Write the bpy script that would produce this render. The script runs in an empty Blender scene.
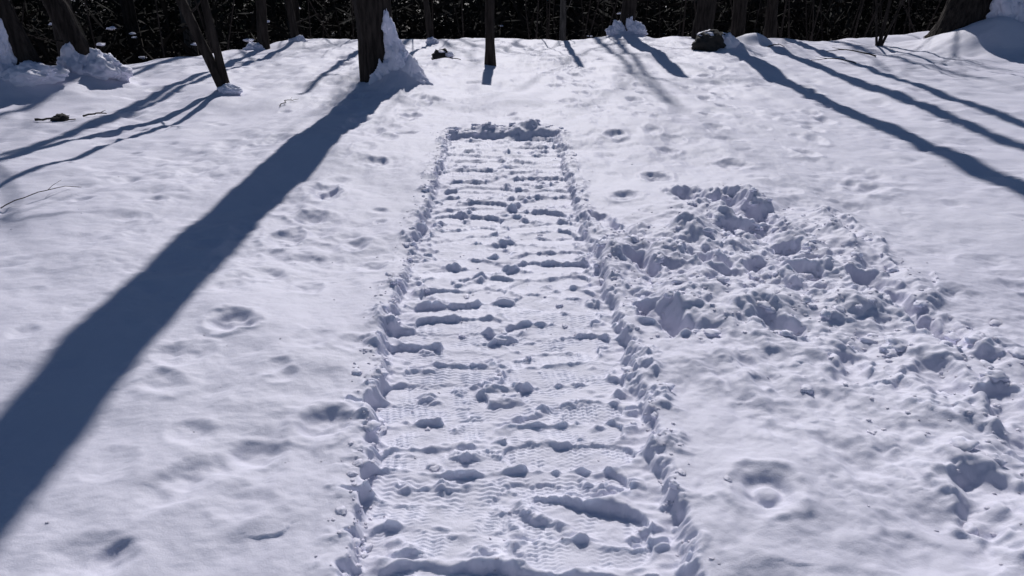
import bpy, math, random
import numpy as np
from math import radians, sin, cos, pi
random.seed(7); rng=np.random.default_rng(11)
scene=bpy.context.scene
SUN_EL=38.0

# ------------------------------------------------------------------ noise
_p=np.random.default_rng(3).permutation(4096).astype(np.int64)
_ang=np.random.default_rng(4).random(4096)*2*pi
_gx=np.cos(_ang).astype(np.float32); _gy=np.sin(_ang).astype(np.float32)
def perlin(x,y,seed=0):
    x=np.asarray(x,dtype=np.float64)+seed*17.31; y=np.asarray(y,dtype=np.float64)+seed*9.77
    xi=np.floor(x).astype(np.int64); yi=np.floor(y).astype(np.int64)
    xf=(x-xi).astype(np.float32); yf=(y-yi).astype(np.float32)
    def g(ix,iy,dx,dy):
        h=_p[(_p[ix&4095]+iy)&4095]
        return _gx[h]*dx+_gy[h]*dy
    u=xf*xf*xf*(xf*(xf*6-15)+10); v=yf*yf*yf*(yf*(yf*6-15)+10)
    a=g(xi,yi,xf,yf); b=g(xi+1,yi,xf-1,yf); c=g(xi,yi+1,xf,yf-1); d=g(xi+1,yi+1,xf-1,yf-1)
    return (a+(b-a)*u+(c-a)*v+(a-b-c+d)*u*v)*1.5
def fbm(x,y,scale,octv=3,seed=0,gain=.5):
    r=0;a=1;f=1/scale
    for i in range(octv):
        r=r+a*perlin(x*f,y*f,seed+i*5); a*=gain; f*=2.03
    return r
def worley(x,y,scale,seed=0):
    x=x/scale+seed*13.7; y=y/scale+seed*7.1
    xi=np.floor(x).astype(np.int64); yi=np.floor(y).astype(np.int64)
    best=np.full(x.shape,9.0); val=np.zeros(x.shape)
    r1=np.random.default_rng(seed+50).random(4096); r2=np.random.default_rng(seed+51).random(4096); r3=np.random.default_rng(seed+52).random(4096)
    for i in(-1,0,1):
        for j in(-1,0,1):
            h=_p[(_p[(xi+i)&4095]+yi+j)&4095]
            d=np.hypot(xi+i+r1[h]-x,yi+j+r2[h]-y)
            m=d<best; best=np.where(m,d,best); val=np.where(m,r3[h],val)
    return best,val
def sst(a,b,x):
    t=np.clip((x-a)/(b-a),0,1); return t*t*(3-2*t)

# ------------------------------------------------------------------ grid
def grow(start,end,step,ratio,cap=1e9):
    out=[];x=start;d=step
    while x<end:
        x+=d; out.append(x); d=min(d*ratio,cap)
    return out
mid=list(np.arange(-0.64,0.6401,0.0052))
rt=list(np.arange(0.648,2.3,0.0080)); lf=list(-np.arange(0.648,2.1,0.0095))
rt+=grow(rt[-1],9.5,0.0090,1.017); rt+=grow(rt[-1],260,.15,1.10)
lf+=[-v for v in grow(-lf[-1],9.5,0.0105,1.017)]; lf+=[-v for v in grow(-lf[-1],260,.15,1.10)]
xs=np.array(lf[::-1]+mid+rt)
ys=[0.9]
while ys[-1]<16: 
    Y=ys[-1]; ys.append(Y+min(max(.52*(Y+.644)**2/1336,.0038),.034))
ys+=grow(ys[-1],300,.04,1.10)
ys=[-v for v in grow(-0.9,60,.006,1.06)][::-1]+ys
ys=np.array(ys)
nx,ny=len(xs),len(ys)
X,Yg=np.meshgrid(xs,ys)

def crest(x): return 13.9-4.2*sst(3.3,6.2,-x)+1.5*sst(5,9,x)
Z=-3.3*sst(-0.4,7.0,Yg-crest(X))
Z+=0.05*fbm(X,Yg,2.6,2,1)+0.022*fbm(X,Yg,.75,2,2)
iy0=np.searchsorted(ys,0.5); iy1=np.searchsorted(ys,16.0)
ix0=np.searchsorted(xs,-9.4); ix1=np.searchsorted(xs,9.4)
S=np.s_[iy0:iy1,ix0:ix1]
x=X[S]; y=Yg[S]; z=Z[S]
patch=.6+1.0*np.clip(fbm(x,y,1.1,2,9)+.3,0,1)
fine=.0115*fbm(x,y,.28,2,12,.4)+.0042*fbm(x,y,.095,3,15,.5)
w,wv=worley(x+.03*fbm(x,y,.1,2,4),y+.03*fbm(x,y,.1,2,5),.17,3)
pits=-.010*np.clip(1-w/(.55),0,1)**1.2*(wv>.5)*(.3+wv*.7)
z+=(fine+pits)*patch
z+=.030*sst(4,10,y)*fbm(x*1.0,y*.6,.6,2,31)

# ---- individual dimples / old tracks
def dimple(cx,cy,rx,ry,dep,rot=0,rim=.25,soft=0.,wob=.25):
    R=max(rx,ry)*2.4
    a=max(np.searchsorted(xs,cx-R)-ix0,0); b=min(np.searchsorted(xs,cx+R)-ix0,x.shape[1])
    c=max(np.searchsorted(ys,cy-R)-iy0,0); d=min(np.searchsorted(ys,cy+R)-iy0,x.shape[0])
    if b<=a or d<=c: return
    xx=x[c:d,a:b]-cx; yy=y[c:d,a:b]-cy
    u=(xx*cos(rot)+yy*sin(rot))/rx; v=(-xx*sin(rot)+yy*cos(rot))/ry
    r=np.hypot(u,v)*(1+wob*perlin(xx*8+cx*7,yy*8+cy*5,2)+.10*perlin(xx*24,yy*24+cy*5,8))
    q=fbm(xx+cx,yy+cy,.07,2,19)
    z[c:d,a:b]+=-dep*(1-sst(.35-soft*.3,1.05+soft*.5,r))*(1+.35*q)+dep*rim*np.exp(-((r-1.25)/.28)**2)*(1+.6*q)
for (cx,cy,rx,ry,dp) in [(-1.25,4.9,.10,.13,.036),(-1.2,4.32,.10,.10,.028),(-1.19,3.45,.08,.08,.016),(-1.17,2.88,.095,.09,.030),(-1.26,2.6,.11,.09,.018),
        (-.63,2.17,.088,.09,.028),(-.78,1.77,.08,.08,.011),(-1.05,2.1,.09,.07,.010),(-.95,3.3,.07,.07,.016),(-.85,3.9,.07,.08,.018),(-1.0,5.6,.08,.10,.024),(-1.5,4.1,.08,.09,.016),
        (1.61,5.46,.12,.12,.028),(1.0,5.2,.10,.11,.036),(2.35,4.9,.13,.12,.024),(.72,4.75,.09,.09,.03),(1.2,5.9,.09,.1,.028),(.85,6.3,.08,.1,.03),(-2.2,5.3,.12,.14,.016),(-1.9,6.2,.11,.14,.020),
        (-.95,7.3,.09,.12,.026),(-.8,8.1,.10,.13,.026),(-.9,6.5,.09,.11,.024),(1.75,6.6,.1,.12,.024),(-.62,2.7,.07,.07,.012),(-.95,1.9,.08,.07,.012),(-1.1,1.55,.11,.09,.012),(-.7,3.6,.07,.07,.016),
        (.95,2.2,.09,.08,.010),(.72,2.35,.07,.06,.008),(1.05,1.55,.09,.08,.012),(1.2,1.95,.10,.09,.012),(.86,1.45,.06,.06,.008),(2.4,3.6,.12,.1,.016),(2.2,2.9,.1,.1,.014)]:
    dimple(cx,cy,rx,ry,dp,random.uniform(-.5,.5),.25,random.uniform(.0,.4))
dimple(.74,1.80,.095,.095,.022,0,.5,-.3,.06); dimple(.74,1.79,.052,.05,-.014,0,0,-.3,.06)
for i in range(560):
    cy=random.uniform(1.2,13.5); cx=random.uniform(-1,1)*min(7.5,1.2+cy*.75)
    if -.75<cx<.68 and cy<6.9: continue
    r=random.uniform(.03,.085)*(1+.05*cy)
    dimple(cx,cy,r,r*random.uniform(.7,1.4),random.uniform(.003,.012)*(1+.10*cy),random.uniform(-.8,.8),random.uniform(.0,.3),random.random(),.3)
for (sx,sy,dx,dy,n) in [(-2.6,12,.10,-.42,14),(.9,12.5,-.02,-.45,11),(2.6,10.5,-.09,-.4,9),(4.8,11,-.1,-.5,9),(-4.2,9,.12,-.4,8),(-1.0,8.2,-.03,-.38,12),(.3,12.5,.03,-.45,12),(3.4,9,-.14,-.4,9),(1.4,9.5,-.03,-.38,9)]:
    for k in range(n):
        dimple(sx+dx*k+.12*(k%2)+random.uniform(-.06,.06),sy+dy*k+random.uniform(-.08,.08),.08,.13,random.uniform(.012,.030),random.uniform(-.3,.3),.3,.3)

# ---- churned area to the right of the trench
def blob(cx,cy,rx,ry,rot=0):
    u=((x-cx)*cos(rot)+(y-cy)*sin(rot))/rx; v=(-(x-cx)*sin(rot)+(y-cy)*cos(rot))/ry
    return np.exp(-(u*u+v*v))
core=np.clip(blob(1.30,4.35,.32,.60)*1.2+blob(1.10,3.65,.54,.50)*1.3+blob(.72,3.25,.20,.40)*1.0+blob(.66,3.9,.2,.5)*.8+blob(1.45,3.35,.35,.40)*1.0,0,1.2)
side=np.clip(blob(1.76,3.0,.32,.65,.1)*1.05+blob(1.85,4.1,.20,.6,.05)*.8+blob(1.68,2.25,.34,.60,.15)*1.05+blob(1.42,1.60,.28,.45,.2)*1.0+blob(1.15,2.75,.35,.45)*.75,0,1.05)
R=np.clip(core+side*.9+.30*fbm(x,y,.34,3,21)*sst(.08,.4,core+side),0,1.2)
inten=np.clip(core,0,1)*.5+.5
Rm=sst(.05,1.05,R)*inten
w1,v1=worley(x+.07*fbm(x,y,.14,3,3),y+.07*fbm(x,y,.14,3,6),.24,11)
w2,v2=worley(x+.035*fbm(x,y,.06,3,3),y+.035*fbm(x,y,.06,3,6),.085,12)
lump1=sst(0,1,np.clip(1-w1/.85,0,1)*1.2)*(v1-.3)
lump2=sst(0,1,np.clip(1-w2/.8,0,1)*1.3)*(v2-.15)
rag=fbm(x,y,.08,3,47,.5)
rub=.092*fbm(x,y,.44,2,40)+.065*lump1*sst(.2,.6,v1)+.014*lump2+.016*rag
z+=Rm*rub+.014*Rm*sst(.3,1,R)
def gouge(pts,wd,dep,seed=0):
    pts=np.array(pts); best=np.full(x.shape,9.)
    for p,q in zip(pts[:-1],pts[1:]):
        d=q-p; t=np.clip(((x-p[0])*d[0]+(y-p[1])*d[1])/(d@d),0,1)
        best=np.minimum(best,np.hypot(x-p[0]-t*d[0],y-p[1]-t*d[1]))
    wob=wd*(1+.5*fbm(x,y,.12,3,60+seed))
    z[...]=z-dep*(1-sst(.30,1.25,best/wob))*(1+.25*fbm(x,y,.09,2,70+seed))+.020*np.exp(-((best/wob-1.4)/.38)**2)*(.4+fbm(x,y,.09,2,80+seed,.6))
gouge([(1.30,4.58),(1.38,4.30)],.12,.095,1)
gouge([(1.12,4.80),(1.15,4.65)],.08,.05,2)
gouge([(.60,3.05),(.70,2.86)],.065,.065,3)
gouge([(1.66,3.42),(1.77,2.75)],.07,.060,4)
gouge([(1.9,4.4),(1.86,3.7),(1.78,3.5)],.06,.030,5)
gouge([(1.22,3.50),(1.42,3.42)],.08,.055,6)
gouge([(.93,3.66),(1.04,3.55)],.06,.045,7)
gouge([(1.56,2.50),(1.54,2.35)],.07,.035,8)
gouge([(1.36,1.82),(1.30,1.66)],.07,.040,9)
gouge([(1.72,2.3),(1.62,2.0)],.07,.040,10)
gouge([(.64,3.65),(.68,3.5)],.05,.05,11)
gouge([(.53,4.4),(.57,4.2)],.05,.035,12)
gouge([(1.05,2.95),(1.12,2.82)],.06,.025,13)
gouge([(1.30,2.6),(1.28,2.45)],.06,.025,14)
Dg=sst(.20,.9,blob(1.12,2.35,.45,.8,.3)*1.25+.3*fbm(x,y,.3,2,23))
z+=Dg*(.015*fbm((x*.97+y*.2),(y*.97-x*.2)*.5,.09,3,90,.5)+.006*lump2)

# ---- packed trench
xl=-.415-.115*sst(1.4,3.2,y); xr=.465-.075*sst(2.8,5.9,y)
sc=.020*fbm(x*0,y,.26,2,100)+.030*fbm(x,y,.11,4,101,.6)
sc2=.020*fbm(x*0+5,y,.26,2,104)+.028*fbm(x,y,.11,4,105,.6)
din=np.minimum(np.minimum(x-(xl+sc),(xr+sc2)-x),6.50+.03*fbm(x,y*0,.12,3,106)-y)
inside=sst(-.024,.030,din)
depthmap=.064-.004*sst(4,6.5,y)
floor=.02*fbm(x,y,.75,2,2)*.4 -depthmap+.010+.012*fbm(x,y*1.5,.14,3,110,.55)+.004*lump2
z[...]=z*(1-inside)+inside*(floor+.05*fbm(x,y,2.6,2,1))
lip=np.exp(-((din+.045)/.045)**2)*np.clip(.30+1.3*fbm(x,y,.16,3,120),0,1.4)
z+=lip*.018+lip*.014*fbm(x,y,.05,3,122)
far_lip=np.exp(-((y-6.62)/.07)**2)*sst(-.66,-.5,x)*(1-sst(.25,.42,x))
z+=far_lip*(.030+.045*fbm(x,y,.18,3,125))

def boot(cx,cy,L,W,rot,zf,ph,tilt,press=1.):
    Rr=L*.62
    a=max(np.searchsorted(xs,cx-Rr)-ix0,0); b=np.searchsorted(xs,cx+Rr)-ix0
    c=max(np.searchsorted(ys,cy-Rr*.7)-iy0,0); d=np.searchsorted(ys,cy+Rr*.7)-iy0
    xx=x[c:d,a:b]-cx; yy=y[c:d,a:b]-cy
    u=xx*cos(rot)+yy*sin(rot); v=-xx*sin(rot)+yy*cos(rot)
    v=v+.2*u*u/L*np.sign(np.sin(ph*5))*.5
    t=u/(L/2)
    halfw=W/2*(1-.16*np.exp(-((t-.1)/.3)**2))*np.sqrt(np.clip(1-np.abs(t)**4.0,0,1))
    sd=halfw-np.abs(v)+.010*fbm(xx+cx,yy+cy,.05,2,7)
    m=sst(-.006,.013,sd)*press
    n_=fbm(xx+cx,yy+cy,.06,2,33)
    wave=v+.0052*np.sin(u*2*pi/(.040+.012*np.sin(ph*3))+ph)+(.3+.5*np.sin(ph*7))*u*u/L+.003*n_
    worn=np.clip(.62+1.3*fbm(xx+cx,yy+cy,.11,3,77),.0,1.1)
    pitch=.0165+.003*np.sin(ph*11)
    tread=.0030*np.sin(wave*2*pi/pitch+ph*2)*sst(.002,.014,sd)*worn
    base=zf+tilt*v+.02*u*np.sin(ph)*.4+tread+.0035*fbm(xx+cx,yy+cy,.08,3,5)
    cur=z[c:d,a:b]
    rim=.011*np.exp(-((sd+.010)/.012)**2)*np.clip(.28+1.5*fbm(xx+cx,yy+cy,.09,3,int(ph*10)),0,1.4)
    z[c:d,a:b]=(cur+rim*.8)*(1-m)+base*m
prints=[]
for s_ in (-1,1):
    yy_=0.62+.03*s_
    while yy_<6.42:
        prints.append((s_,yy_)); yy_+=random.uniform(.098,.165)
for i in range(14): prints.append((0,random.uniform(1,6.3)))
random.shuffle(prints)
for s_,ry in prints:
    d0=-(.068-.004*float(sst(4,6.5,np.array(ry))))
    g=.05*float(fbm(np.array([0.]),np.array([ry]),2.6,2,1)[0])
    k=1-.06*(ry/6)
    cxo=(-.235 if s_<0 else .22 if s_>0 else random.uniform(-.1,.1))*k-.010*(ry-1)
    boot(cxo+random.gauss(0,.028),ry,random.uniform(.38,.45),random.uniform(.132,.162),random.gauss(0,.14)+(pi if random.random()<.5 else 0),
        d0+g+random.uniform(-.007,.007),random.uniform(0,6),random.uniform(-.02,.10)*random.choice([1,1,-1]),random.uniform(.82,1))
cr=fbm(x,y*1.2,.17,3,130)
crm=sst(.42,.95,cr)*sst(.0,.06,din)
z+=crm*(.018+.010*lump2+.012*fbm(x,y,.05,3,131,.6))
z+=.0007*fbm(x,y,.018,2,140)*(1-sst(3,5,y))

# ---- snow banked against the trunks
for (cx,cy,rx,ry,h) in [(-1.25,8.85,.28,.4,.22),(-4.8,8.95,.4,.4,.2),(-5.2,8.3,.5,.4,.24),(6.9,12.3,.7,.6,.25),(7.35,11.9,.6,.5,.34),
        (1.9,14.0,.4,.4,.14),(3.2,12.1,.4,.3,.14),(3.9,12.9,.3,.2,.16),(-.29,10.6,.2,.2,.04),(-3.0,8.35,.2,.2,.05),(5.8,12.8,.3,.3,.05),(-.9,10.4,.3,.3,.1),(-3.4,12.8,.3,.3,.1)]:
    z+=h*blob(cx,cy,rx,ry)
Z[S]=z
def H(px,py):
    i=min(max(np.searchsorted(ys,py)-1,0),ny-2); j=min(max(np.searchsorted(xs,px)-1,0),nx-2)
    return float(Z[i,j])

# ------------------------------------------------------------------ materials
def mat(name): 
    m=bpy.data.materials.new(name); m.use_nodes=True; nt=m.node_tree
    return m,nt,nt.nodes["Principled BSDF"]
def N(nt,t,**k):
    n=nt.nodes.new(t)
    for a,b in k.items():
        if a in n.inputs: n.inputs[a].default_value=b
        else: setattr(n,a,b)
    return n
def snow_material(name,ground=False):
    m,nt,b=mat(name); L=nt.links.new
    geo=N(nt,"ShaderNodeNewGeometry")
    n1=N(nt,"ShaderNodeTexNoise"); n1.inputs["Scale"].default_value=1.1; n1.inputs["Detail"].default_value=5
    r=N(nt,"ShaderNodeValToRGB"); r.color_ramp.elements[0].position=.3; r.color_ramp.elements[1].position=.7
    r.color_ramp.elements[0].color=(.68,.675,.79,1); r.color_ramp.elements[1].color=(.76,.755,.86,1)
    L(geo.outputs["Position"],n1.inputs["Vector"]); L(n1.outputs["Fac"],r.inputs["Fac"])
    out=r.outputs["Color"]
    if ground:
        sep=N(nt,"ShaderNodeSeparateXYZ"); L(geo.outputs["Position"],sep.inputs[0])
        n3=N(nt,"ShaderNodeTexNoise"); n3.inputs["Scale"].default_value=.5; n3.inputs["Detail"].default_value=6
        L(geo.outputs["Position"],n3.inputs["Vector"])
        mr=N(nt,"ShaderNodeMapRange"); mr.inputs["From Min"].default_value=-.5; mr.inputs["From Max"].default_value=-1.4
        L(sep.outputs["Z"],mr.inputs["Value"])
        mu=N(nt,"ShaderNodeMath",operation='MULTIPLY'); L(mr.outputs["Result"],mu.inputs[0])
        rr=N(nt,"ShaderNodeValToRGB"); rr.color_ramp.elements[0].position=.36; rr.color_ramp.elements[1].position=.42
        L(n3.outputs["Fac"],rr.inputs["Fac"]); L(rr.outputs["Color"],mu.inputs[1])
        mx=N(nt,"ShaderNodeMix",data_type='RGBA'); L(mu.outputs[0],mx.inputs["Factor"]); L(out,mx.inputs["A"]); mx.inputs["B"].default_value=(.045,.033,.022,1)
        out=mx.outputs["Result"]
    L(out,b.inputs["Base Color"])
    b.inputs["Roughness"].default_value=.6; b.inputs["Specular IOR Level"].default_value=.2
    b.subsurface_method='BURLEY'
    b.inputs["Subsurface Weight"].default_value=.5; b.inputs["Subsurface Radius"].default_value=(.8,.9,1.0); b.inputs["Subsurface Scale"].default_value=.028
    a=N(nt,"ShaderNodeTexNoise"); a.inputs["Scale"].default_value=230; a.inputs["Detail"].default_value=3
    c=N(nt,"ShaderNodeTexNoise"); c.inputs["Scale"].default_value=38; c.inputs["Detail"].default_value=4; c.inputs["Roughness"].default_value=.6
    L(geo.outputs["Position"],a.inputs["Vector"]); L(geo.outputs["Position"],c.inputs["Vector"])
    b1=N(nt,"ShaderNodeBump"); b1.inputs["Strength"].default_value=.6; b1.inputs["Distance"].default_value=.0016
    b2=N(nt,"ShaderNodeBump"); b2.inputs["Strength"].default_value=.38; b2.inputs["Distance"].default_value=.006
    L(a.outputs["Fac"],b1.inputs["Height"]); L(c.outputs["Fac"],b2.inputs["Height"]); L(b2.outputs["Normal"],b1.inputs["Normal"]); L(b1.outputs["Normal"],b.inputs["Normal"])
    return m
M_ground=snow_material("snow_ground_mat",True); M_snow=snow_material("snow_mat")
def bark_material(name,c1,c2):
    m,nt,b=mat(name); L=nt.links.new
    tc=N(nt,"ShaderNodeTexCoord"); mp=N(nt,"ShaderNodeMapping"); mp.inputs["Scale"].default_value=(1,1,.16)
    n=N(nt,"ShaderNodeTexNoise"); n.inputs["Scale"].default_value=26; n.inputs["Detail"].default_value=6
    v=N(nt,"ShaderNodeTexVoronoi"); v.inputs["Scale"].default_value=34
    L(tc.outputs["Object"],mp.inputs[0]); L(mp.outputs[0],n.inputs["Vector"]); L(mp.outputs[0],v.inputs["Vector"])
    r=N(nt,"ShaderNodeValToRGB"); r.color_ramp.elements[0].position=.35; r.color_ramp.elements[1].position=.68
    r.color_ramp.elements[0].color=(*c1,1); r.color_ramp.elements[1].color=(*c2,1)
    L(n.outputs["Fac"],r.inputs["Fac"]); L(r.outputs["Color"],b.inputs["Base Color"])
    b.inputs["Roughness"].default_value=.95; b.inputs["Specular IOR Level"].default_value=.15
    ad=N(nt,"ShaderNodeMath",operation='ADD'); L(n.outputs["Fac"],ad.inputs[0]); L(v.outputs["Distance"],ad.inputs[1])
    bp=N(nt,"ShaderNodeBump"); bp.inputs["Strength"].default_value=.9; bp.inputs["Distance"].default_value=.02
    L(ad.outputs[0],bp.inputs["Height"]); L(bp.outputs["Normal"],b.inputs["Normal"])
    return m
M_bark=bark_material("bark_mat",(.016,.013,.012),(.05,.041,.036))
M_bark2=bark_material("grey_bark_mat",(.035,.032,.03),(.10,.092,.085))
def foliage_material(name,c1,c2):
    m,nt,b=mat(name); L=nt.links.new
    geo=N(nt,"ShaderNodeNewGeometry"); n=N(nt,"ShaderNodeTexNoise"); n.inputs["Scale"].default_value=1.7; n.inputs["Detail"].default_value=4
    r=N(nt,"ShaderNodeValToRGB"); r.color_ramp.elements[0].position=.35; r.color_ramp.elements[1].position=.65
    r.color_ramp.elements[0].color=(*c1,1); r.color_ramp.elements[1].color=(*c2,1)
    L(geo.outputs["Position"],n.inputs["Vector"]); L(n.outputs["Fac"],r.inputs["Fac"]); L(r.outputs["Color"],b.inputs["Base Color"])
    b.inputs["Roughness"].default_value=.9; b.inputs["Specular IOR Level"].default_value=.1
    return m
M_brush=foliage_material("brush_mat",(.009,.010,.009),(.021,.017,.015))
M_conifer=foliage_material("conifer_mat",(.012,.020,.010),(.03,.038,.02))
M_rock,nt,b=mat("rock_mat"); nn=N(nt,"ShaderNodeTexNoise"); nn.inputs["Scale"].default_value=9; nn.inputs["Detail"].default_value=8
rr=N(nt,"ShaderNodeValToRGB"); rr.color_ramp.elements[0].color=(.010,.010,.010,1); rr.color_ramp.elements[1].color=(.05,.045,.04,1)
nt.links.new(nn.outputs["Fac"],rr.inputs["Fac"]); nt.links.new(rr.outputs["Color"],b.inputs["Base Color"]); b.inputs["Roughness"].default_value=.9

# ------------------------------------------------------------------ ground mesh
def link(o): scene.collection.objects.link(o); return o
def grid_mesh(name,X,Y,Z):
    ny,nx=X.shape; me=bpy.data.meshes.new(name)
    co=np.stack([X,Y,Z],-1).astype(np.float32).reshape(-1)
    me.vertices.add(nx*ny); me.vertices.foreach_set("co",co)
    idx=np.arange(nx*ny,dtype=np.int32).reshape(ny,nx)
    q=np.stack([idx[:-1,:-1],idx[:-1,1:],idx[1:,1:],idx[1:,:-1]],-1).reshape(-1)
    nf=(nx-1)*(ny-1)
    me.loops.add(nf*4); me.loops.foreach_set("vertex_index",q)
    me.polygons.add(nf); me.polygons.foreach_set("loop_start",np.arange(0,nf*4,4,dtype=np.int32))
    me.polygons.foreach_set("use_smooth",np.ones(nf,dtype=bool))
    me.update(calc_edges=True); return me
me=grid_mesh("snow_ground",X,Yg,Z); me.materials.append(M_ground)
link(bpy.data.objects.new("snow_ground",me))

def build(name,V,F,mats,smooth=True,mi=None):
    me=bpy.data.meshes.new(name); V=np.asarray(V,dtype=np.float32); 
    me.from_pydata(V.tolist(),[],F if isinstance(F,list) else F.tolist())
    for m in mats: me.materials.append(m)
    if smooth: me.polygons.foreach_set("use_smooth",np.ones(len(me.polygons),dtype=bool))
    if mi is not None: me.polygons.foreach_set("material_index",np.array(mi,dtype=np.int32))
    me.update(); return link(bpy.data.objects.new(name,me))

import bmesh
def ico(sub):
    bm=bmesh.new(); bmesh.ops.create_icosphere(bm,subdivisions=sub,radius=1)
    V=np.array([v.co[:] for v in bm.verts]); F=np.array([[v.index for v in f.verts] for f in bm.faces]); bm.free(); return V,F
I1=ico(1); I2=ico(2); I3=ico(3); I4=ico(4); I5=ico(5)
def n3(P,s,seed=0):
    return (perlin(P[:,0]*s+P[:,2]*s*.7,P[:,1]*s-P[:,2]*s*.5,seed)+perlin(P[:,1]*s+3.1,P[:,2]*s+P[:,0]*s*.4,seed+3)+perlin(P[:,2]*s+7.7,P[:,0]*s-P[:,1]*s*.3,seed+6))*.5
def lump(c,r,T,amp=.3,seed=0,fs=1.0,cone=0):
    V,F=T; P=V.copy(); off=seed*3.17
    d=1+amp*n3(V*1.3+off,fs,seed%17)+amp*.5*n3(V*3.1+off,fs,(seed+5)%17)
    if len(V)>200: d=d+amp*.34*n3(V*7+off,fs,(seed+9)%17)
    if len(V)>1000: d=d+amp*.20*n3(V*15+off,fs,(seed+11)%17)
    P=V*d[:,None]*np.array(r)
    if cone:
        k=1-cone*np.clip((V[:,2]+.3)/1.3,0,1)
        P[:,0]*=k; P[:,1]*=k
    return P+np.array(c),F
class Acc:
    def __init__(s): s.V=[];s.F=[];s.n=0;s.m=[]
    def add(s,V,F,mi=0):
        s.V.append(V); s.F.append(np.asarray(F)+s.n); s.n+=len(V); s.m+= [mi]*len(F)
    def obj(s,name,mats,smooth=True):
        F=[]; 
        for f in s.F: F+=f.tolist()
        return build(name,np.concatenate(s.V),F,mats,smooth,s.m)

# ------------------------------------------------------------------ loose clods
ac=Acc(); k=0
def clod(cx,cy,r,T):
    global k; k+=1
    sx,sy,sz=r*random.uniform(.7,1.5),r*random.uniform(.7,1.4),r*random.uniform(.40,.7)
    V,F=lump((0,0,0),(sx,sy,sz),T,.6,k)
    a=random.uniform(0,6.28); Rm_=np.array([[cos(a),-sin(a),0],[sin(a),cos(a),0],[0,0,1]])
    ac.add(V@Rm_.T+np.array([cx,cy,H(cx,cy)+sz*.05]),F)
Rint=lambda px,py: R[min(max(np.searchsorted(ys,py)-iy0,0),R.shape[0]-1),min(max(np.searchsorted(xs,px)-ix0,0),R.shape[1]-1)]
cnt=0
while cnt<850:
    px=random.uniform(.45,2.3); py=random.uniform(1.2,5.3)
    if Rint(px,py)<random.uniform(.3,1.5): continue
    r=random.uniform(.004,.011) if random.random()<.87 else random.uniform(.012,.034)
    clod(px,py,r,I3 if r>.011 else I1); cnt+=1
for i in range(600):
    py=random.uniform(1.1,6.6); side_=random.choice([-1,-1,1])
    e=(-.415-.115*float(sst(1.4,3.2,np.array(py)))) if side_<0 else (.465-.075*float(sst(2.8,5.9,np.array(py))))
    px=e+side_*abs(random.gauss(0,.06))-side_*.02
    r=random.uniform(.003,.008) if random.random()<.86 else random.uniform(.009,.022)
    clod(px,py,r,I3 if r>.008 else I1)
for i in range(480):
    px=random.uniform(-.48,.43); py=random.uniform(1.1,6.5)
    if float(perlin(np.array([px*4]),np.array([py*5]),5)[0])<random.uniform(-.1,.5): continue
    r=random.uniform(.003,.007) if random.random()<.84 else random.uniform(.008,.018)
    clod(px,py,r,I3 if r>.008 else I1)
for i in range(40):
    clod(random.uniform(-.58,.42),random.gauss(6.62,.06),random.uniform(.008,.03),I2)
for i in range(200):
    py=random.uniform(1.2,9); px=random.uniform(-1,1)*(1.2+py*.6)
    clod(px,py,random.uniform(.002,.006),I1)
ac.obj("snow_clods",[M_snow])

# ------------------------------------------------------------------ trees
def tube(acc,pts,rad,nseg,rough=0,seed=0,mi=0,cap=True):
    pts=np.array(pts,dtype=float); n=len(pts)
    d=np.gradient(pts,axis=0); d/=np.linalg.norm(d,axis=1)[:,None]+1e-9
    ref=np.array([1,0,0]) if abs(d[0][0])<.8 else np.array([0,1,0])
    a=np.cross(d,ref); a/=np.linalg.norm(a,axis=1)[:,None]+1e-9; b=np.cross(d,a)
    th=np.linspace(0,2*pi,nseg,endpoint=False)
    rad=np.array(rad)[:,None]*np.ones((1,nseg))
    if rough:
        L_=np.concatenate([[0],np.cumsum(np.linalg.norm(np.diff(pts,axis=0),axis=1))])[:,None]
        rad=rad*(1+rough*perlin(np.cos(th)[None]*3.5+np.sin(th)[None]*2+L_*.6,np.sin(th)[None]*3.5+L_*1.1,seed%13)+rough*.6*perlin(np.cos(th)[None]*4+L_*0,np.sin(th)[None]*3+L_*4,seed%11))
    V=pts[:,None]+a[:,None]*np.cos(th)[None,:,None]*rad[...,None]+b[:,None]*np.sin(th)[None,:,None]*rad[...,None]
    V=V.reshape(-1,3); F=[]
    for i in range(n-1):
        for j in range(nseg):
            k=(j+1)%nseg; F.append([i*nseg+j,i*nseg+k,(i+1)*nseg+k,(i+1)*nseg+j])
    acc.add(V,F,mi)
    if cap:
        acc.add(np.vstack([V[-nseg:],pts[-1]+d[-1]*rad[-1].mean()*.4]),[[j,(j+1)%nseg,nseg] for j in range(nseg)],mi)
def rand_dir(rnd,base,ang):
    v=np.array([rnd.gauss(0,1) for _ in range(3)]); v-=base*(v@base); v/=np.linalg.norm(v)+1e-9
    return base*cos(ang)+v*sin(ang)
def branch(acc,rnd,p,d,L,r,level,maxl):
    n=5 if level<2 else 4; pts=[np.array(p)]; dd=np.array(d)
    for i in range(n):
        dd=dd+np.array([rnd.gauss(0,.16),rnd.gauss(0,.16),rnd.gauss(.06,.1)]); dd/=np.linalg.norm(dd); pts.append(pts[-1]+dd*L/n)
    tube(acc,pts,np.linspace(r,r*.35,n+1),5 if level<2 else 3,cap=False)
    if level<maxl:
        for i in range(rnd.randint(3,5)):
            t=rnd.uniform(.25,1); q=pts[min(int(t*n),n-1)]*(1-(t*n)%1)+pts[min(int(t*n)+1,n)]*((t*n)%1)
            branch(acc,rnd,q,rand_dir(rnd,dd,rnd.uniform(.5,.95)),L*rnd.uniform(.4,.62),r*.5*(1-.4*t),level+1,maxl)
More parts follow.
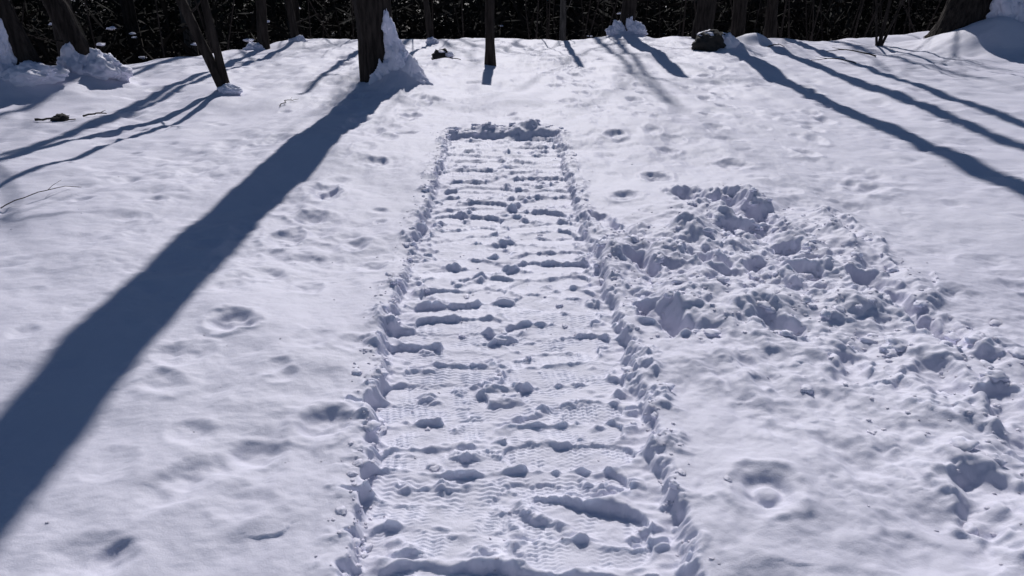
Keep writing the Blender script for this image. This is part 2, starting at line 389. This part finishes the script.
def tree(px,py,r,h,lean=(0,0),seed=0,first=.5,flare=.5,nbr=9,mats=None,stub=False,maxl=2,snow=None,stems=None,name="bare_tree",low=True,up=.25):
    rnd=random.Random(seed); acc=Acc(); z0=H(px,py)-.15
    def stem(r,h,lean,first,nbr,flare,seg=18):
        pts=[];rad=[]; n=int(14+h*2)
        for i in range(n+1):
            t=(i/n)**1.5; zz=t*h
            k=min(zz,2.0)
            bx=lean[0]*k+lean[0]*up*max(zz-2,0)+.03*r*10*math.sin(zz*.9+seed)*min(1,zz*.4)
            by=lean[1]*k+.03*r*10*math.cos(zz*.7+seed*2)*min(1,zz*.4)
            pts.append((bx,by,zz)); rad.append(r*(1-.74*t**1.6 if not stub else 1-.2*t)*(1+flare*math.exp(-zz/.22)))
        tube(acc,pts,rad,seg,.16,seed)
        for i in range(nbr):
            t=first+(1-first)*(i+rnd.random())/nbr; zz=t*h; j=min(range(len(pts)),key=lambda q:abs(pts[q][2]-zz))
            a=rnd.uniform(0,6.28); d=np.array([cos(a),sin(a),rnd.uniform(.4,1.1)]); d/=np.linalg.norm(d)
            branch(acc,rnd,pts[j],d,h*rnd.uniform(.16,.28)*(1.25-t*.6),rad[j]*.45,0,maxl)
        if low:
            for i in range(2):
                zz=rnd.uniform(.4,2.2); j=min(range(len(pts)),key=lambda q:abs(pts[q][2]-zz)); a=rnd.uniform(0,6.28)
                d=np.array([cos(a),sin(a),rnd.uniform(-.1,.6)]); d/=np.linalg.norm(d)
                branch(acc,rnd,pts[j],d,rnd.uniform(.2,.6),min(.012,rad[j]*.3),1,2)
    for (sr,sh,sl) in (stems or [(r,h,lean)]): stem(sr,sh,sl,first,nbr,flare)
    o=acc.obj("trunk_and_branches",mats or [M_bark]); 
    e=link(bpy.data.objects.new(name,None)); e.location=(px,py,z0); e.empty_display_size=.3; o.parent=e
    if snow:
        sa=Acc()
        for i,(dx,dy,dz,rx,ry,rz) in enumerate(snow): V,F=lump((dx,dy,dz+.15),(rx,ry,rz),I5,.45,seed*7+i,cone=.45); sa.add(V,F)
        s=sa.obj("snow_bank",[M_snow]); s.parent=e
    return e
tree(-1.50,9.0,.205,16,(-.05,.0),1,first=.62,flare=.22,nbr=11,up=-.3,snow=[(.22,-.16,.02,.22,.2,.32),(.36,-.2,-.02,.24,.18,.22),(.10,-.22,.0,.20,.14,.2),(.21,-.15,.26,.13,.1,.22),(.17,-.14,.44,.085,.07,.20),(.29,-.2,.2,.1,.08,.12),(.13,-.17,.60,.05,.05,.12)])
tree(-3.02,8.35,.045,7,(0,0),2,stems=[(.05,7.5,(-.34,0)),(.04,6.5,(-.12,.02))],first=.5,flare=.3,nbr=6,maxl=1,low=True,up=.7,snow=[(.05,-.08,.0,.12,.1,.06)])
tree(-4.76,8.97,.11,13,(-.30,0),3,first=.55,flare=.5,nbr=8,snow=[(-.10,-.12,.0,.22,.2,.20),(.2,-.12,.0,.26,.2,.18)])
tree(-5.10,8.45,.10,12,(-.22,0),4,first=.55,flare=.4,nbr=8,snow=[(-.28,-.12,.0,.26,.2,.26),(-.2,-.10,.3,.10,.08,.24),(-.24,-.10,.15,.14,.1,.26),(.1,-.2,0,.3,.2,.12)])
tree(-.29,10.6,.068,1.45,(.0,0),5,stub=True,nbr=0,flare=.15,name="dead_tree_stub",low=False)
tree(-1.32,13.4,.04,6,(-.10,0),6,nbr=4,maxl=1,snow=[(.0,-.1,.0,.12,.1,.10)])
tree(1.95,13.95,.12,3.3,(.07,0),7,stub=True,nbr=0,snow=[(-.14,-.1,.0,.17,.12,.16),(.16,-.1,.0,.18,.12,.15),(.06,-.1,.1,.09,.07,.18)],name="dead_tree_stub")
tree(3.22,13.7,.15,16,(.035,0),8,first=.66,nbr=7,flare=.3,up=0)
tree(4.02,14.4,.12,15,(.01,0),9,first=.66,nbr=7,flare=.3)
tree(4.75,14.8,.10,14,(-.05,0),19,nbr=6,first=.6)
tree(.92,14.6,.055,3.4,(.0,0),10,nbr=0,mats=[M_bark2],stub=True,name="dead_tree_stub")
tree(5.85,12.8,.025,4,(0,0),11,stems=[(.028,4,(.06,0)),(.02,3,(.3,0)),(.018,3.,(-.2,0))],first=.3,nbr=5,maxl=1,flare=.2,name="sapling")
tree(7.0,12.6,.34,17,(.14,0),12,first=.55,flare=.45,nbr=11,snow=[(.50,-.42,.0,.46,.3,.50),(.38,-.38,.35,.24,.16,.36),(1.0,-.5,.0,.55,.35,.38),(.0,-.5,0,.3,.2,.14)])
tree(-3.45,12.9,.055,9,(-.1,0),13,nbr=6,maxl=1,first=.5,snow=[(.05,-.1,0,.16,.12,.08)])
tree(-3.95,12.7,.08,10,(.06,0),14,nbr=6,maxl=1,first=.5,snow=[(-.1,-.1,0,.2,.15,.10)])
tree(-2.2,14.3,.09,5,(-.02,0),15,nbr=3,maxl=1,first=.75)
tree(-5.9,10.6,.13,13,(.05,0),16,nbr=7,first=.5)
tree(-7.2,9.4,.15,13,(.05,0),17,nbr=7,first=.5)
tree(8.4,14.5,.12,13,(.05,0),18,nbr=7,first=.5)
bt=[(-6.5,16,.13),(-4.6,17.5,.12),(-8.5,18,.15),(-5.6,21,.14),(1.25,21.8,.09),(1.95,23,.10),(7.8,20,.13),(9.8,17.5,.14),(-.9,27,.10),(5.4,24,.15),(-10.5,22,.16),(11.8,21,.16),(-2.0,24,.13),(.2,29,.13),(-7.6,26,.16),(9.5,27,.18),(-13,17,.15),(13.8,18,.15)]
for i,(a,c,r) in enumerate(bt):
    tree(a,c,r,random.uniform(13,17),(random.uniform(-.06,.06),0),30+i,first=.42,nbr=9,maxl=2 if i%3!=1 else 1,flare=.4,mats=[M_bark2 if i%3==0 else M_bark])

def rock(name,px,py,rx,ry,rz,seed,cap=True):
    z0=H(px,py); e=link(bpy.data.objects.new(name,None)); e.location=(px,py,z0)
    a=Acc(); V,F=lump((0,0,rz*.3),(rx,ry,rz),I4,.5,seed); a.add(V,F); o=a.obj("stone",[M_rock]); o.parent=e
    if cap:
        a=Acc(); V,F=lump((rx*.15,ry*.3,rz*.95),(rx*.8,ry*.9,rz*.36),I4,.35,seed+1); a.add(V,F)
        V,F=lump((rx*.95,0,rz*.3),(rx*.6,ry*.7,rz*.8),I4,.35,seed+2); a.add(V,F)
        o=a.obj("snow_cap",[M_snow]); o.parent=e
rock("snow_capped_rock",2.94,11.9,.26,.2,.19,5)
rock("snow_capped_rock",-1.02,11.4,.12,.1,.08,9)
rock("snow_capped_rock",-4.15,7.1,.07,.06,.05,12,cap=False)

def twig(px,py,ang,L,r,seed):
    rnd=random.Random(seed); a=Acc(); pts=[]
    for i in range(9):
        t=i/8; xx=px+cos(ang)*L*t+rnd.gauss(0,.012); yy=py+sin(ang)*L*t+rnd.gauss(0,.012)
        pts.append((xx,yy,H(xx,yy)+.012+.05*math.sin(t*pi)*L))
    tube(a,pts,np.linspace(r,r*.4,9),6)
    p=np.array(pts[5]); tube(a,[p,p+np.array([cos(ang+.7),sin(ang+.7),.1])*L*.15,p+np.array([cos(ang+.5),sin(ang+.5),.15])*L*.3],[r*.5,r*.4,r*.2],5)
    a.obj("fallen_twig",[M_bark2])
twig(-3.05,4.35,1.0,.5,.004,1); twig(-4.35,7.0,.2,.35,.012,2); twig(-4.0,7.2,.9,.25,.01,3); twig(-1.1,10.9,.3,.4,.012,4); twig(4.6,10.6,2.6,.6,.008,5); twig(-2.3,7.7,1.2,.3,.005,6)
twig(5.3,11.6,2.5,.7,.012,7); twig(3.9,12.2,.4,.3,.01,8)

# ------------------------------------------------------------------ undergrowth in the hollow
a=Acc()
def quads(c,rad,n,s0,s1):
    u=rng.normal(size=(n,3)); u/=np.linalg.norm(u,axis=1)[:,None]; P=c+u*(rng.random((n,1))**.45)*rad
    t=rng.normal(size=(n,3)); t/=np.linalg.norm(t,axis=1)[:,None]; b=np.cross(t,rng.normal(size=(n,3))); b/=np.linalg.norm(b,axis=1)[:,None]
    s=rng.uniform(s0,s1,(n,1)); l=s*rng.uniform(1.6,4,(n,1))
    V=np.stack([P-t*l-b*s*.2,P-b*s*.4+t*l*.1,P+t*l,P+b*s*.4],1).reshape(-1,3)
    return V,np.arange(n*4).reshape(n,4)
for i in range(620):
    cx=random.uniform(-24,24); yc=float(crest(np.array(cx)))
    cy=random.uniform(yc+3.5,30); zb=H(cx,cy)
    top=random.uniform(.1,1.0)+ (cy-17)*.05
    hh=max(.6,(top-zb)/2)
    V,F=quads(np.array([cx,cy,zb+hh]),np.array([random.uniform(.7,1.5),random.uniform(.6,1.2),hh]),180,.03,.10); a.add(V,F)
for i in range(420):
    cx=random.uniform(-16,18); yc=float(crest(np.array(cx))); cy=random.uniform(yc+1.2,24); zb=H(cx,cy); d=np.array([random.gauss(0,.15),random.gauss(0,.15),1]); h=random.uniform(2,4.2)
    p=np.array([cx,cy,zb-.1]); tube(a,[p,p+d*h*.5+np.array([random.gauss(0,.1),0,0]),p+d*h],[random.uniform(.01,.03),.012,.005],4,cap=False,mi=1)
for i in range(45):
    cx=random.uniform(-8,-2.5) if i%4 else random.uniform(-14,16); yc=float(crest(np.array(cx))); cy=random.uniform(yc+2.2,yc+6)
    r=random.uniform(.02,.06); V,F=lump((cx,cy,random.uniform(-1.0,.3)),(r*1.5,r,r*.5),I2,.8,i); a.add(V,F,2)
a.obj("undergrowth",[M_brush,M_bark,M_snow],smooth=False)

a=Acc()
for i in range(150):
    cx=random.uniform(-60,60); cy=random.uniform(33,62); h=random.uniform(9,14); zb=H(cx,cy)
    tube(a,[(cx,cy,zb),(cx,cy,zb+h*.95)],[.2,.03],5,cap=False,mi=1)
    n=420; t=rng.random(n)**1.3; ang=rng.random(n)*6.28; rr=(1-t)*h*.24*rng.uniform(.4,1.05,n)*(1+.25*np.sin(t*40))
    P=np.stack([cx+np.cos(ang)*rr,cy+np.sin(ang)*rr,zb+.2+t*h],1)
    dirv=np.stack([np.cos(ang),np.sin(ang),-.35+0*ang],1); sd_=np.stack([-np.sin(ang),np.cos(ang),rng.normal(0,.3,n)],1)
    s=rng.uniform(.25,.6,(n,1))*(1.1-t[:,None]*.6)
    V=np.stack([P-dirv*s,P-sd_*s*.45,P+dirv*s,P+sd_*s*.45],1).reshape(-1,3); a.add(V,np.arange(n*4).reshape(n,4),0)
a.obj("distant_forest",[M_conifer,M_bark],smooth=False)

# ------------------------------------------------------------------ light, world, camera
w=bpy.data.worlds.new("World"); scene.world=w; w.use_nodes=True; nt=w.node_tree
sky=nt.nodes.new("ShaderNodeTexSky"); sky.sky_type='NISHITA'; sky.sun_disc=False; sky.sun_elevation=radians(SUN_EL); sky.sun_rotation=0; sky.ozone_density=5.0; sky.dust_density=.3
bg=nt.nodes["Background"]; bg.inputs["Strength"].default_value=.040; nt.links.new(sky.outputs[0],bg.inputs["Color"])
sl=bpy.data.lights.new("sun","SUN"); sl.energy=3.35; sl.angle=radians(.5); sl.color=(1,.965,.955)
so=link(bpy.data.objects.new("sun",sl)); so.rotation_euler=(-radians(90-SUN_EL),0,0)
cam=bpy.data.cameras.new("camera"); cam.lens=27.07; cam.sensor_width=36; cam.clip_end=1000; cam.clip_start=.05
co=link(bpy.data.objects.new("camera",cam)); co.location=(0,0,1.45); co.rotation_euler=(radians(66.05),0,0); scene.camera=co
scene.view_settings.view_transform='Standard'; scene.view_settings.look='None'; scene.view_settings.exposure=0
